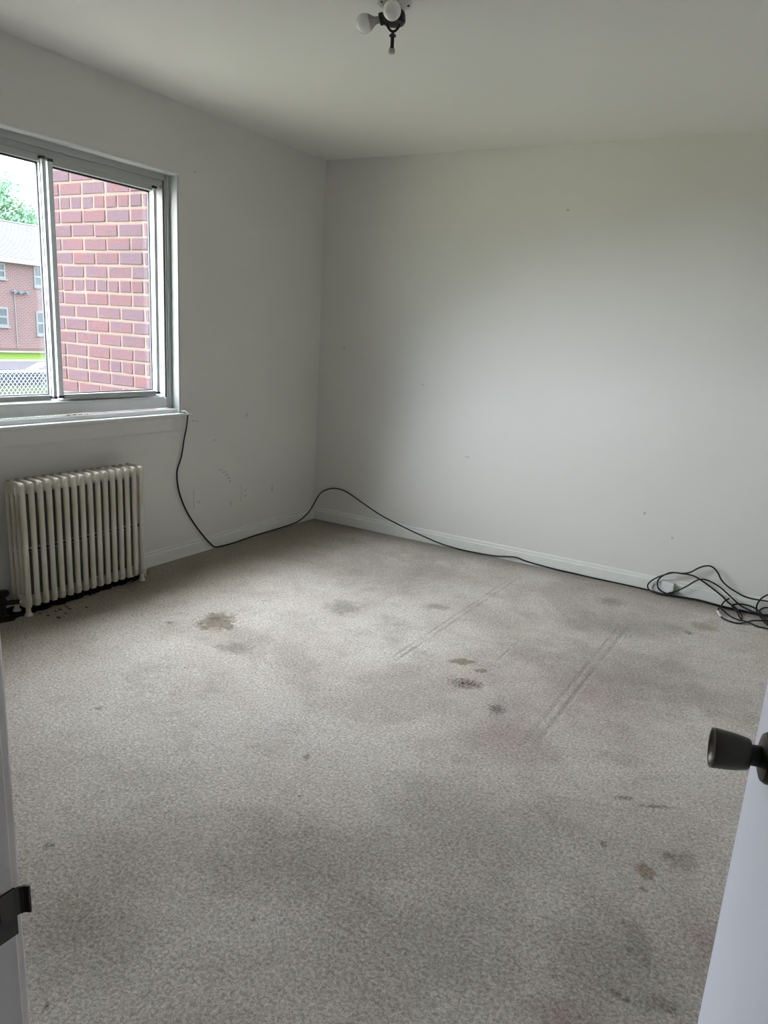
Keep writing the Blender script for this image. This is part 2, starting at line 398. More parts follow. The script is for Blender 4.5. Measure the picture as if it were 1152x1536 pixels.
# ---------------------------------------------------------------- room shell
H = 2.44; XR = 3.95; YD = -4.06; WT = 0.125
OX0, OX1 = 2.655, 3.315     # doorway opening
def struct(name, bm, mat, parent=None, **k):
    o = obj(name, bm, mat, parent, **k)
    if parent is None: o['kind'] = 'structure'
    return o
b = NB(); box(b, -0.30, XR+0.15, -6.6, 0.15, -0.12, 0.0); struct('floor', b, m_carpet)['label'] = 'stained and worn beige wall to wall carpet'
b = NB(); box(b, -0.30, XR+0.15, -6.6, 0.15, H, H+0.15); struct('ceiling', b, m_ceil)
b = NB(); box(b, -0.29, XR+0.15, 0.0, 0.15, 0, H); struct('wall_back', b, m_wall_back)
b = NB(); box(b, XR, XR+0.15, YD, 0.0, 0, H); struct('wall_right', b, m_wall)
# window wall: interior layer with the plaster opening, outer brick layer with a wider opening
WY0, WY1, WZ0, WZ1 = -2.74, -1.32, 0.85, 2.09
b = NB()
box(b, -0.165, 0, -6.6, WY0, 0, H); box(b, -0.165, 0, WY1, 0.0, 0, H)
box(b, -0.165, 0, WY0, WY1, 0, WZ0-0.012); box(b, -0.165, 0, WY0, WY1, WZ1, H)
struct('wall_left', b, m_wall_left)
b = NB()
box(b, -0.30, -0.166, -6.6, WY0-0.06, 0, H); box(b, -0.30, -0.166, -1.24, 0.0, 0, H)
box(b, -0.30, -0.166, WY0-0.06, -1.24, 0, 0.83); box(b, -0.30, -0.166, WY0-0.06, -1.24, 2.16, H)
struct('wall_facade', b, m_facade)
# doorway wall and hall
b = NB()
box(b, 0.0, OX0-0.02, YD-WT, YD, 0, H); box(b, OX1+0.02, XR+0.15, YD-WT, YD, 0, H); box(b, OX0-0.02, OX1+0.02, YD-WT, YD, 2.06, H)
struct('wall_front', b, m_wall)
b = NB(); box(b, 1.0, 1.1, -6.5, YD-WT, 0, H); struct('wall_hall_left', b, m_wall)
b = NB(); box(b, XR+0.03, XR+0.15, -6.5, YD-WT, 0, H); struct('wall_hall_right', b, m_wall)
b = NB(); box(b, 0.0, XR+0.15, -6.6, -6.5, 0, H); struct('wall_hall_back', b, m_wall)

# baseboards: flat board with a small cap moulding
def base_prof(h=0.087, t=0.016): return [(0, 0), (t, 0), (t, h-.024), (t*.80, h-.021), (t*.50, h-.018), (t*.50, h-.006), (t*.25, h), (0, h)]
def baseboard(name, p0, p1, out):
    b = NB(); extrude_prof(b, base_prof(), p0, p1, out, (0, 0, 1)); o = struct(name, b, m_trim_dirty); return o
baseboard('baseboard_back', (0.0, 0, 0), (XR, 0, 0), (0, -1, 0))
baseboard('baseboard_left', (0, -1.655, 0), (0, -0.015, 0), (1, 0, 0))
baseboard('baseboard_right', (XR, YD, 0), (XR, -0.015, 0), (-1, 0, 0))
baseboard('baseboard_front', (0.0, YD, 0), (OX0-0.08, YD, 0), (0, 1, 0))

# ---------------------------------------------------------------- window
win = empty('window_1', (0, -2.03, 0.85)); win['kind'] = 'structure'; win['label'] = 'white two panel sliding window above the radiator'
WO = (0, -2.03, 0.85)
def wpart(name, b, mat, parent=win, lab=None, org=WO):
    o = obj(name, b, mat, parent, org=org)
    if lab: o['label'] = lab
    return o
# outer frame (jambs, head, sill rail with track lips)
b = NB()
for s, y0 in ((1, WY1), (-1, WY0)):
    ya, yb = sorted((y0, y0 - s*0.018)); box(b, -0.155, -0.052, ya, yb, WZ0, WZ1, .002, 1)
    ya, yb = sorted((y0 - s*0.018, y0 - s*0.026)); box(b, -0.155, -0.060, ya, yb, WZ0+.02, WZ1-.02, .002, 1)
wpart('frame_jamb', b, m_frame_grey)
b = NB()
for s, y0 in ((1, WY1), (-1, WY0)):
    ya, yb = sorted((y0 - s*0.026, y0 - s*0.034)); box(b, -0.155, -0.068, ya, yb, WZ0+.03, WZ1-.03, .001, 1)
wpart('side_track', b, simple('track with gap shadow', (0.09, 0.09, 0.09), .6), lab='sash track coloured dark for the gap shadow')  # dark colour stands in for shadow in the jamb recess
b = NB()
box(b, -0.155, -0.058, WY0+.03, WY1-.03, 2.058, WZ1, .002, 1); box(b, -0.155, -0.070, WY0+.03, WY1-.03, 2.036, 2.058, .0015, 1)
box(b, -0.074, -0.066, WY0+.05, WY1-.05, 2.022, 2.036, .001, 1)
box(b, -0.155, -0.128, WY0+.03, WY1-.03, 2.015, 2.036, .001, 1); box(b, -0.101, -0.097, WY0+.05, WY1-.05, 2.020, 2.036)
wpart('frame_head', b, m_frame_grey)
b = NB()
box(b, -0.155, -0.060, WY0+.03, WY1-.03, 0.874, 0.932, .003, 2)
box(b, -0.066, -0.060, WY0+.05, WY1-.05, 0.932, 0.938); box(b, -0.100, -0.096, WY0+.05, WY1-.05, 0.932, 0.944); box(b, -0.140, -0.130, WY0+.05, WY1-.05, 0.932, 0.950)
wpart('frame_sill', b, simple('pale frame sill paint', (0.72, 0.74, 0.75), 0.4, 0, 0.2, 18, 0.05))
b = NB(); box(b, -0.058, -0.012, WY0+.001, WY1-.001, WZ0, 0.873, .004, 2); wpart('sill_step', b, m_trim)
# thin plaster reveal bead along head and sides
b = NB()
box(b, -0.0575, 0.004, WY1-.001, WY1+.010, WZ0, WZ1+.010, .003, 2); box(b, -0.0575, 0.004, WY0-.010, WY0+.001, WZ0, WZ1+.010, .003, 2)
wpart('side_reveal', b, simple('grey reveal paint', (0.46, 0.49, 0.49), .5, 0, .3, 22, .12))  # side reveal grey, darker than the head trim
b = NB(); box(b, -0.0575, 0.006, WY0-.010, WY1+.010, WZ1-.002, WZ1+.010, .004, 3)
wpart('head_reveal', b, m_trim)
# stool with horns, and apron with bead
b = NB(); box(b, -0.0575, 0.0, WY0, WY1, 0.838, 0.851); box(b, 0.0, 0.030, WY0-.08, -1.245, 0.838, 0.851, .003, 2)
wpart('window_stool', b, m_trim, lab='white window stool with chipped edge')
b = NB(); extrude_prof(b, [(0, 0), (.010, 0), (.013, .008), (.010, .014), (.010, .076), (.016, .080), (.016, .088), (0, .088)], (0, WY0-.05, .750), (0, -1.285, .750), (1, 0, 0), (0, 0, 1))
wpart('window_apron', b, m_wall)
def sash(stiles, x0, x1, xg, label):
    """stiles: (y edge towards the glass, y back edge, x back, x front); the glass spans between them at xg"""
    r = empty('sash', (0, 0, 0), win); r['label'] = label
    z0, z1 = 0.945, 2.030
    ys = sorted([stiles[0][0], stiles[0][1], stiles[1][0], stiles[1][1]])
    ya_, yb_ = ys[1], ys[2]
    b = NB(); box(b, x0, x1, ya_, yb_, z0, 0.972, .002, 1); box(b, x1, x1+.004, ya_, yb_, z0+.002, z0+.009, .001, 1); wpart('bottom_rail', b, m_frame_grey, r)
    b = NB(); box(b, x0, x1, ya_, yb_, 1.998, z1, .002, 1); wpart('top_rail', b, m_frame_grey, r)
    b = NB(); box(b, xg-.0015, xg+.0015, ya_-.004, yb_+.004, 0.968, 2.002); wpart('pane', b, m_glass, r)
    b = NB()
    for (ya, yb, za, zb) in ((ya_, ya_+.004, .972, 1.998), (yb_-.004, yb_, .972, 1.998), (ya_, yb_, .972, .977), (ya_, yb_, 1.991, 1.998)):
        box(b, xg-.004, xg+.008, ya, yb, za, zb)
    wpart('gasket', b, m_gasket, r)
    for y0, y1, xb, xf in stiles:
        a_, c_ = sorted((y0, y1))
        b = NB(); box(b, xb, xf, a_, c_, 0.966, 2.010, .0015, 1)
        xm = xb + (xf-xb)*.55; sg = -1 if y0 < y1 else 1
        box(b, xm, xm+.003, min(y0, y0+sg*.003), max(y0, y0+sg*.003), 0.968, 2.008)
        wpart('stile', b, m_alu, r)
        for za, zb in ((0.955, 0.966), (2.010, 2.022)):
            b = NB(); box(b, xb, xf+.002, a_-.002, c_+.002, za, zb, .001, 1); wpart('end_cap', b, m_gasket, r, 'black rubber end cap')
sash([(-2.676, -2.690, -.088, -.042), (-2.072, -2.056, -.084, -.042)], -0.090, -0.064, -0.086, 'inner sliding sash, partly outside the left edge of the picture')
sash([(-2.030, -2.004, -.100, -.062), (-1.400, -1.420, -.100, -.061)], -0.116, -0.070, -0.104, 'outer sliding sash in front of the brick wall')
# debris on the sill rail
b = NB()
for i in range(14):
    c = Vector((-.030-.02*random.random(), -2.02+.14*random.random(), .8745)); s = random.uniform(.0015, .004)
    bmesh.ops.create_icosphere(b, subdivisions=1, radius=s, matrix=Matrix.Translation(c))
o = wpart('sill_crumbs', b, m_dirt); o['kind'] = 'stuff'

# ---------------------------------------------------------------- radiator
RY0, PIT, NS = -2.413, 0.0437, 16
XF, XB = 0.172, 0.047
rad = empty('radiator', (0.11, -2.07, 0)); tag(rad, 'cream cast iron column radiator with sixteen sections under the window', 'radiator')
RO = (0.11, -2.07, 0)
def header(zc, top):
    """rounded header block of one section around y=0"""
    b = NB(); hw = 0.0112
    zl, zh = (0.565, 0.622) if top else (0.038, 0.088)
    if top: pr = [(XB, zl+.012), (XB+.012, zl), (XF-.020, zl), (XF-.010, zl+.012), (XF-.010, zh-.016), (XF-.014, zh-.005), (XF-.024, zh), (XB+.014, zh), (XB, zh-.016)]
    else: pr = [(XB, zl+.014), (XB+.012, zl+.002), (XF-.016, zl), (XF-.004, zl+.004), (XF, zl+.014), (XF, zh-.012), (XF-.012, zh), (XB+.012, zh), (XB, zh-.012)]
    A = []
    for yy, k in ((-hw, .93), (-hw*.55, 1.0), (hw*.55, 1.0), (hw, .93)):
        cx_, cz = (XB+XF)/2, (zl+zh)/2
        A.append([b.verts.new((cx_+(x-cx_)*k, yy, cz+(z-cz)*(k if not top else (1-(1-k)*.6)))) for x, z in pr])
    n = len(pr)
    for P, Q in zip(A, A[1:]):
        for i in range(n):
            j = (i+1) % n; b.faces.new((P[i], P[j], Q[j], Q[i]))
    b.faces.new(A[0][::-1]); b.faces.new(A[-1])
    return b
def merge(bs, name, mat):
    me_all = NB()
    for bb in bs:
        t_ = bpy.data.meshes.new('t'); bb.to_mesh(t_); bb.free(); me_all.from_mesh(t_); bpy.data.meshes.remove(t_)
    bmesh.ops.recalc_face_normals(me_all, faces=me_all.faces)
    me = bpy.data.meshes.new(name); me_all.to_mesh(me); me_all.free(); me.materials.append(mat); return me
tw = 0.0112
xs = [XB+.011 + i*(XF-XB-.022)/3 for i in range(4)]
web = NB()
for a, b_ in zip(xs, xs[1:]): box(web, a, b_, -.006, .006, .292, .318, .002, 1)
sec_me = merge([header(0, True)], 'section', m_rad)
base_me = merge([header(0, False)], 'base_header', m_rad); web_me = merge([web], 'web', m_rad)
for me_ in (base_me, web_me):
    for f in me_.polygons: f.use_smooth = True
    me_.set_sharp_from_angle(angle=math.radians(40))
sec_me.materials.append(m_radtop)
for f in sec_me.polygons:
    f.use_smooth = True
    if f.center.z > .60 and f.normal.z > .5: f.material_index = 1
sec_me.set_sharp_from_angle(angle=math.radians(40))
tb = NB(); lathe(tb, [(.0100, .05), (.0092, .11), (.0092, .52), (.0100, .60)], (0, 0, 0), n=12, sx=1.15, sy=.92, xdir=(1, 0, 0))
shaded_tube_me = merge([tb], 'tube', simple('enamel with gap shade', (0.20, 0.185, 0.135), .7, 0, .3, 40, .15))  # inner tubes darkened: shade of the gaps put into the enamel colour
for f in shaded_tube_me.polygons: f.use_smooth = True
tb = NB(); lathe(tb, [(.0112, .05), (.0105, .11), (.0105, .52), (.0112, .60)], (0, 0, 0), n=12, sx=1.0, sy=1.18, xdir=(1, 0, 0))
tube_me = merge([tb], 'tube', m_rad)
for f in tube_me.polygons: f.use_smooth = True
tb = NB(); lathe(tb, [(.0112, .045), (.0118, .05), (.0122, .585), (.0120, .606), (.0095, .616), (0, .621)], (0, 0, 0), n=14, sx=.9, sy=1.12, xdir=(1, 0, 0))
ftube_me = merge([tb], 'front_tube', m_rad)
for f in ftube_me.polygons: f.use_smooth = True
for k in range(NS):
    yy = RY0 + .0135 + k*PIT
    s = link(bpy.data.objects.new('section', sec_me), rad); s.location = (-RO[0], yy-RO[1], 0)
    link(bpy.data.objects.new('base_header', base_me), s); link(bpy.data.objects.new('web', web_me), s)
    for i, x in enumerate(xs):
        t = link(bpy.data.objects.new('tube', ftube_me if i == 3 else (tube_me if k in (0, NS-1) else shaded_tube_me)), s); t.location = (x if i < 3 else XF-.012, 0, 0)
# push nipples between sections, top and bottom, and a tie rod
for zc in (.585, .064):
    for k in range(NS-1):
        yy = RY0 + .0135 + (k+.5)*PIT
        b = NB(); lathe(b, [(.017, -.011), (.017, .011)], ((XF+XB)/2+.01, yy, zc), (0, 1, 0), 16); o = obj('nipple', b, m_rad, rad, org=RO); smooth_angle(o)
b = NB(); tube(b, [((XF+XB)/2+.035, RY0+.01, .305), ((XF+XB)/2+.035, RY0+NS*PIT-.02, .305)], .004, 8); obj('tie_rod', b, m_iron, rad, org=RO)
# legs on the end sections
for yy in (RY0+.0135, RY0+.0135+(NS-1)*PIT):
    for x in (XB+.018, XF-.020):
        b = NB(); lathe(b, [(.019, 0), (.018, .006), (.011, .018), (.012, .045)], (x, yy, 0), n=14); o = obj('foot', b, m_rad, rad, smooth=True, org=RO)
# hex bushing and plug on both end faces
for s, yy in ((-1, RY0+.001), (1, RY0+NS*PIT-.018)):
    for zc in (.064,):
        b = NB(); lathe(b, [(.017, 0), (.017, .005), (.010, .006), (.008, .010)], ((XF+XB)/2+.01, yy, zc), (0, s, 0), 6); obj('bushing', b, m_rad if s < 0 or zc > .3 else m_rad, rad, org=RO)
# supply valve at the left end, black
b = NB()
lathe(b, [(.013, 0), (.013, .055), (.020, .058), (.022, .075), (.015, .085), (.012, .10)], (.085, RY0-.065, 0), n=18)
tube(b, [(.085, RY0-.065, .066), (.10, RY0-.035, .066), (.118, RY0+.002, .064)], .011, 12)
lathe(b, [(.008, .10), (.026, .102), (.030, .108), (.030, .120), (.022, .126), (0, .127)], (.085, RY0-.065, 0), n=18)
o = obj('supply_valve', b, m_iron, rad, smooth=False, org=RO); smooth_angle(o); o['label'] = 'black iron supply valve with round handle'
b = NB(); lathe(b, [(.026, 0), (.024, .004), (.014, .007)], (.085, RY0-.065, 0), n=18); obj('floor_plate', b, m_iron, rad, org=RO)
# cream return pipe stub at the right end
yr = RY0+NS*PIT-.018
b = NB(); tube(b, [(.118, yr, .064), (.118, yr+.03, .060), (.112, yr+.040, .045), (.112, yr+.042, .0)], .011, 12)
lathe(b, [(.020, -.008), (.020, .012)], (.114, yr+.034, .052), (0, 1, 0), 6); o = obj('return_elbow', b, m_rad, rad, org=RO); smooth_angle(o)
# bare dirty strip, radiator shadow put into its colour, and crumbs where the carpet stops short under the radiator
b = NB()
vs0 = [(0.004, -2.60), (0.004, -1.615)]
front = []
N = 40
for i in range(N+1):
    t = i/N; y = -2.60 + t*.985; x = .150 - .03*t + .010*math.sin(i*1.7) + random.uniform(-.006, .006)
    if t > .93: x *= (1-t)/.07*.6+.35
    front.append((x, y))
lo = [b.verts.new((0.002, y, .0015)) for x, y in front]; hi = [b.verts.new((x, y, .0015)) for x, y in front]
for i in range(N): b.faces.new((lo[i], hi[i], hi[i+1], lo[i+1]))
r_ = bmesh.ops.extrude_face_region(b, geom=list(b.faces)); bmesh.ops.translate(b, verts=[e for e in r_['geom'] if isinstance(e, bmesh.types.BMVert)], vec=(0, 0, .0015))
o = struct('trim_1', b, m_dirt); o['label'] = 'dirty strip of bare floor with painted shadow along the wall under the radiator'
b = NB()
for i in range(150):
    y = random.uniform(-2.55, -1.63); x = random.uniform(.02, .15)
    s = random.uniform(.002, .006)
    bmesh.ops.create_icosphere(b, subdivisions=1, radius=s, matrix=Matrix.Translation((x, y, s*.6+.002)) @ Matrix.Diagonal((1.4, .9, .5, 1)))
o = obj('soot_crumbs', b, m_dirt); tag(o, 'black soot crumbs scattered on the floor under the radiator', 'debris', kind='stuff')
for i, (x, y) in enumerate([(.22, -2.35), (.205, -2.298), (.197, -2.271), (.258, -2.287), (.222, -2.239), (.191, -2.231), (.277, -2.336), (.172, -2.357), (.268, -2.179)]):
    b = NB(); L = random.uniform(.010, .018); n_ = 7
    vv = [b.verts.new((x+L*math.cos(a_)*random.uniform(.6, 1.1), y+L*.45*math.sin(a_)*random.uniform(.6, 1.1), .002+random.uniform(0, .002))) for a_ in [2*math.pi*q/n_ for q in range(n_)]]
    f_ = b.faces.new(vv); r_ = bmesh.ops.extrude_face_region(b, geom=[f_]); bmesh.ops.translate(b, verts=[e for e in r_['geom'] if isinstance(e, bmesh.types.BMVert)], vec=(0, 0, .0012))
    o = obj('paint_flake', b, m_chip); tag(o, 'small dark paint flake on the carpet in front of the radiator', 'flake', 'dark flakes fallen in front of the radiator')

b = NB(); rc_ = random.Random(4)
for i in range(46):
    a_ = rc_.gauss(0, .028); c_ = rc_.gauss(0, .016); s = rc_.uniform(.0012, .0034)
    bmesh.ops.create_icosphere(b, subdivisions=1, radius=s, matrix=Matrix.Translation((2.086+a_*.865-c_*.5, -1.788+a_*.5+c_*.865, s*.6+.001)) @ Matrix.Diagonal((1.3, .9, .7, 1)))
o = obj('carpet_crumbs', b, simple('brown crumbs', (.20, .13, .07), .85, var=.3, scale=400)); tag(o, 'brown crumbs pressed into the carpet between the furniture tracks', 'crumbs', kind='stuff')

# ---------------------------------------------------------------- wall outlets
def outlet(yc, zc, label, both=True):
    r = empty('wall_outlet', (0, yc, zc)); tag(r, label, 'outlet', None); og = (0, yc, zc)
    b = NB(); box(b, 0, .005, yc-.035, yc+.035, zc-.057, zc+.057, .003, 2); obj('cover_plate', b, m_wall, r, org=og)
    for s in (1, -1):
        b = NB(); box(b, .005, .0068, yc-.0165, yc+.0165, zc+s*.0195-.0135, zc+s*.0195+.0135, .0015, 1); f = obj('receptacle', b, m_wall, r, org=og)
        if both or s < 0:
            b = NB()
            for dy in (-.0065, .0065): box(b, .0066, .0072, yc+dy-.0013, yc+dy+.0013, zc+s*.0195-.002, zc+s*.0195+.007)
            box(b, .0066, .0072, yc-.0025, yc+.0025, zc+s*.0195-.0095, zc+s*.0195-.0045)
            obj('slot', b, m_slot, f, org=og)
outlet(-1.178, .334, 'painted over wall outlet nearest the window', False)
outlet(-.762, .307, 'painted over wall outlet nearer the room corner')
r = empty('phone_jack', (2.54, -.015, .045)); tag(r, 'small white surface jack box on the back baseboard behind the cable loops', 'jack'); og = (2.54, -.015, .045)
b = NB(); box(b, 2.503, 2.575, -.040, -.015, .012, .078, .004, 2); obj('jack_body', b, m_trim, r, org=og)
b = NB(); box(b, 2.5755, 2.581, -.036, -.016, .016, .072, .001, 1); obj('jack_side', b, simple('shaded jack side', (.33, .28, .22), .6), r, org=og)  # darker colour stands in for shade at the side of the white box

# ---------------------------------------------------------------- cables
RC = .0044
def lift(p, z=RC): return (p[0], p[1], max(p[2], z+.001))
main = [(.012, -1.297, .8565), (.022, -1.294, .856), (.034, -1.290, .850), (.036, -1.290, .833), (.027, -1.290, .773), (.012, -1.296, .697), (.012, -1.317, .603), (.012, -1.349, .530), (.012, -1.350, .464), (.012, -1.331, .383), (.012, -1.285, .284), (.012, -1.222, .191), (.017, -1.156, .107), (.022, -1.094, .039),
 (.024, -1.055, .010), (.030, -.995, .005), (.035, -.889, .005), (.024, -.720, .007), (.024, -.580, .008), (.024, -.445, .008), (.024, -.290, .010), (.026, -.205, .022), (.028, -.12, .055), (.030, -.060, .100), (.045, -.032, .155), (.080, -.026, .208), (.144, -.024, .245), (.213, -.024, .259), (.300, -.024, .248), (.445, -.024, .189), (.587, -.024, .132), (.752, -.024, .085), (.912, -.024, .048), (1.068, -.024, .018), (1.218, -.024, .006), (1.362, -.024, .007), (1.479, -.024, .013), (1.547, -.026, .025), (1.615, -.026, .032), (1.684, -.024, .020), (1.860, -.024, .009), (1.988, -.024, .007), (2.113, -.026, .005), (2.273, -.027, .005), (2.438, -.034, .005), (2.519, -.050, .006),
 (2.588, -.047, .006), (2.724, -.040, .009), (2.816, -.053, .006), (2.886, -.062, .006), (2.971, -.056, .006), (3.036, -.046, .006), (3.099, -.040, .021), (3.16, -.036, .07), (3.20, -.034, .11), (3.17, -.034, .15), (3.103, -.035, .148), (3.056, -.035, .121), (3.030, -.035, .096), (3.014, -.035, .058), (3.017, -.040, .020), (3.044, -.095, .008), (3.077, -.189, .007), (3.12, -.24, .008), (3.19, -.25, .008), (3.25, -.20, .008), (3.24, -.11, .010), (3.18, -.05, .05), (3.122, -.035, .076), (3.063, -.035, .084), (3.007, -.035, .081), (2.950, -.035, .084), (2.896, -.035, .102), (2.847, -.035, .126), (2.815, -.035, .153), (2.788, -.035, .192), (2.756, -.035, .216), (2.722, -.035, .213), (2.689, -.035, .194), (2.652, -.035, .162), (2.614, -.036, .146), (2.567, -.042, .142), (2.526, -.042, .123), (2.482, -.038, .095), (2.449, -.036, .064), (2.433, -.037, .033), (2.451, -.046, .010), (2.512, -.070, .006), (2.588, -.060, .009)]
main = [lift(p) for p in main]
cab = bpy.data.objects
def cable(name, pts, label, r=RC, mat=m_black, parent=None):
    b = NB(); tube(b, catmull(pts, 6), r, 8); o = obj(name, b, mat, parent, smooth=True); 
    if label: tag(o, label, 'cable', 'black cables along the back wall')
    return o
c1 = cable('coaxial_cable', main, 'long black cable running from the window sill along both walls to the tangle')
b = NB(); tube(b, catmull([(-.052, -1.322+.012, .8775), (-.03, -1.306, .8645), (.0, -1.300, .8605), (.022, -1.294, .8605), (.0345, -1.290, .853), (.0365, -1.290, .843)], 6), .0052, 10)
obj('white_sleeve', b, m_white_plastic, c1, smooth=True)['label'] = 'white painted end of the cable on the window stool'
S2 = [(3.26, -.080, .006), (3.14, -.072, .012), (2.98, -.070, .014), (2.85, -.066, .013), (2.724, -.052, .016), (2.619, -.056, .013), (2.544, -.054, .014), (2.499, -.050, .030), (2.486, -.048, .066), (2.500, -.046, .101), (2.544, -.034, .135), (2.604, -.032, .142), (2.669, -.030, .142), (2.726, -.030, .119), (2.783, -.030, .089), (2.834, -.030, .058), (2.873, -.035, .030), (2.916, -.055, .014), (2.953, -.144, .010), (2.961, -.199, .006), (2.947, -.186, .012), (2.926, -.115, .016), (2.893, -.050, .022), (2.911, -.036, .032), (2.940, -.033, .038), (2.980, -.033, .038), (3.019, -.035, .026), (3.051, -.070, .013), (3.078, -.164, .013), (3.116, -.250, .013), (3.18, -.29, .008), (3.25, -.26, .006), (3.27, -.17, .008), (3.20, -.11, .014), (3.125, -.045, .062), (3.068, -.036, .051), (3.040, -.035, .037), (3.031, -.045, .018), (3.054, -.075, .016), (3.103, -.060, .016)]
cable('coaxial_cable', [lift(p) for p in S2], 'black cable forming the inner loops of the tangle, leaning on the back wall')
S3 = [(2.550, -.045, .014), (2.594, -.044, .037), (2.643, -.044, .077), (2.690, -.044, .123), (2.723, -.044, .137), (2.762, -.044, .133), (2.815, -.044, .112), (2.876, -.044, .072), (2.938, -.044, .030), (3.002, -.050, .014), (3.070, -.070, .013), (3.121, -.110, .014), (3.17, -.17, .018), (3.19, -.25, .016), (3.139, -.300, .008), (3.090, -.262, .006), (3.037, -.256, .006), (2.988, -.237, .012), (2.947, -.222, .006), (2.901, -.187, .006), (2.865, -.140, .010), (2.842, -.094, .012), (2.841, -.050, .014), (2.850, -.044, .035), (2.873, -.040, .059)]
cable('coaxial_cable', [lift(p) for p in S3], 'black cable whose free tip sticks up in front of the baseboard')
S9 = [(2.836, -.110, .017), (2.834, -.160, .008), (2.849, -.204, .006), (2.871, -.248, .006), (2.911, -.276, .006), (2.959, -.272, .006), (3.018, -.213, .018), (3.079, -.175, .022), (3.136, -.069, .024), (3.20, -.06, .016), (3.26, -.09, .006)]
c4 = cable('coaxial_cable', [lift(p) for p in S9], 'black cable with a white ended loop lying lowest on the carpet')
b = NB(); tube(b, catmull([(2.834, -.160, .0085), (2.849, -.204, .0065), (2.862, -.234, .0065)], 6), .0064, 10); obj('white_band', b, m_white_plastic, c4, smooth=True)['label'] = 'white end of the loop'

# ---------------------------------------------------------------- ceiling light
FX, FY = 1.653, -1.927
lt = empty('ceiling_light', (FX, FY, H)); tag(lt, 'old ceiling lamp holder with two bare unlit bulbs and no shade', 'light fixture'); LO = (FX, FY, H)
b = NB(); lathe(b, [(.062, 0), (.062, -.006), (.058, -.012), (.040, -.020), (.030, -.030), (0, -.030)][::-1], (FX, FY, H), n=40)
for v in b.verts: pass
o = obj('canopy', b, m_canopy, lt, org=LO); smooth_angle(o, 50)
for dx, dy in ((.048*math.cos(a_), .048*math.sin(a_)) for a_ in (.35, 2.2, 4.2)):
    b = NB(); lathe(b, [(.0045, -.0185), (.0045, -.0135)], (FX+dx, FY+dy, H), n=10); obj('mounting_hole', b, m_gasket, lt, org=LO)
b = NB(); lathe(b, [(.020, -.028), (.036, -.034), (.0405, -.046), (.041, -.062), (.036, -.070), (.014, -.072), (0, -.072)], (FX, FY, H), n=36); o = obj('black_ring', b, m_iron, lt, org=LO); smooth_angle(o)
def bulb(d, dz=0.0, droop=-.12, K=.86):
    d = Vector((d[0], d[1], 0)).normalized(); d = Vector((d.x, d.y, droop)).normalized(); org = Vector((FX, FY, H-.046+dz)) + d*.030
    b = NB(); lathe(b, [(.016, -.01), (.019, .0), (.019, .018), (.015, .020)], org, d, 24); s = obj('socket', b, m_iron, lt, org=LO); smooth_angle(s)
    b = NB(); lathe(b, [(r_*K, .010+h_*K) for r_, h_ in [(.0135, .008), (.0135, .026), (.018, .034), (.0300, .050), (.0305, .0525)]], org, d, 28); o = obj('bulb_neck', b, m_socket, s, org=LO); smooth_angle(o, 50)
    pr = [(.0300, .0525)] + [(.0345*math.cos(t), .072+.0345*math.sin(t)) for t in [math.radians(q) for q in range(-30, 90, 8)]] + [(0, .1065)]
    pr = [(r_*K, .010+h_*K) for r_, h_ in pr]
    b = NB(); lathe(b, pr, org, d, 32); o = obj('bulb', b, m_bulb, s, smooth=True, org=LO)
bulb((.080, -.150), 0, -.22); bulb((-.100, -.050), 0, -.28)
# U bracket and threaded rod with knurled nut
cv = Vector((.865, .50, 0))
b = NB()
for s in (-1, 1):
    pts = [Vector((FX, FY, H-.070))+cv*(s*.022), Vector((FX, FY, H-.080))+cv*(s*.018), Vector((FX, FY, H-.090))+cv*(s*.009), Vector((FX, FY, H-.095))]
    tube(b, catmull(pts, 4), .0042, 8)
o = obj('bracket', b, m_iron, lt, org=LO, smooth=True)
b = NB(); lathe(b, [(.0035, -.090), (.0035, -.098), (.012, -.105), (.012, -.108), (.0062, -.109), (.0062, -.142), (.0085, -.143), (.0085, -.146), (0, -.146)], (FX, FY, H), n=20); o = obj('threaded_rod', b, m_iron, lt, org=LO); smooth_angle(o)
b = NB(); lathe(b, [(.0085, -.146), (.0115, -.148), (.0115, -.158), (.009, -.160), (0, -.160)], (FX, FY, H), n=12); obj('finial_nut', b, simple('dull grey metal nut', (.42, .41, .38), .5, .3), lt, org=LO)

# ---------------------------------------------------------------- door at the right edge of the frame
DP = Vector((3.298, YD+.012, 0)); FREE = Vector((3.146, -3.418, 0))
dv = (FREE - DP); dv.z = 0; DL = dv.length; du = dv.normalized(); dn = Vector((-du.y, du.x, 0))   # dn points to the left, into the room
if dn.x > 0: dn = -dn
TH = .035
door = empty('door_1', tuple(DP)); door['kind'] = 'structure'; door['label'] = 'white flush door standing open at the right edge'
A_ = math.atan2(du.y, du.x)
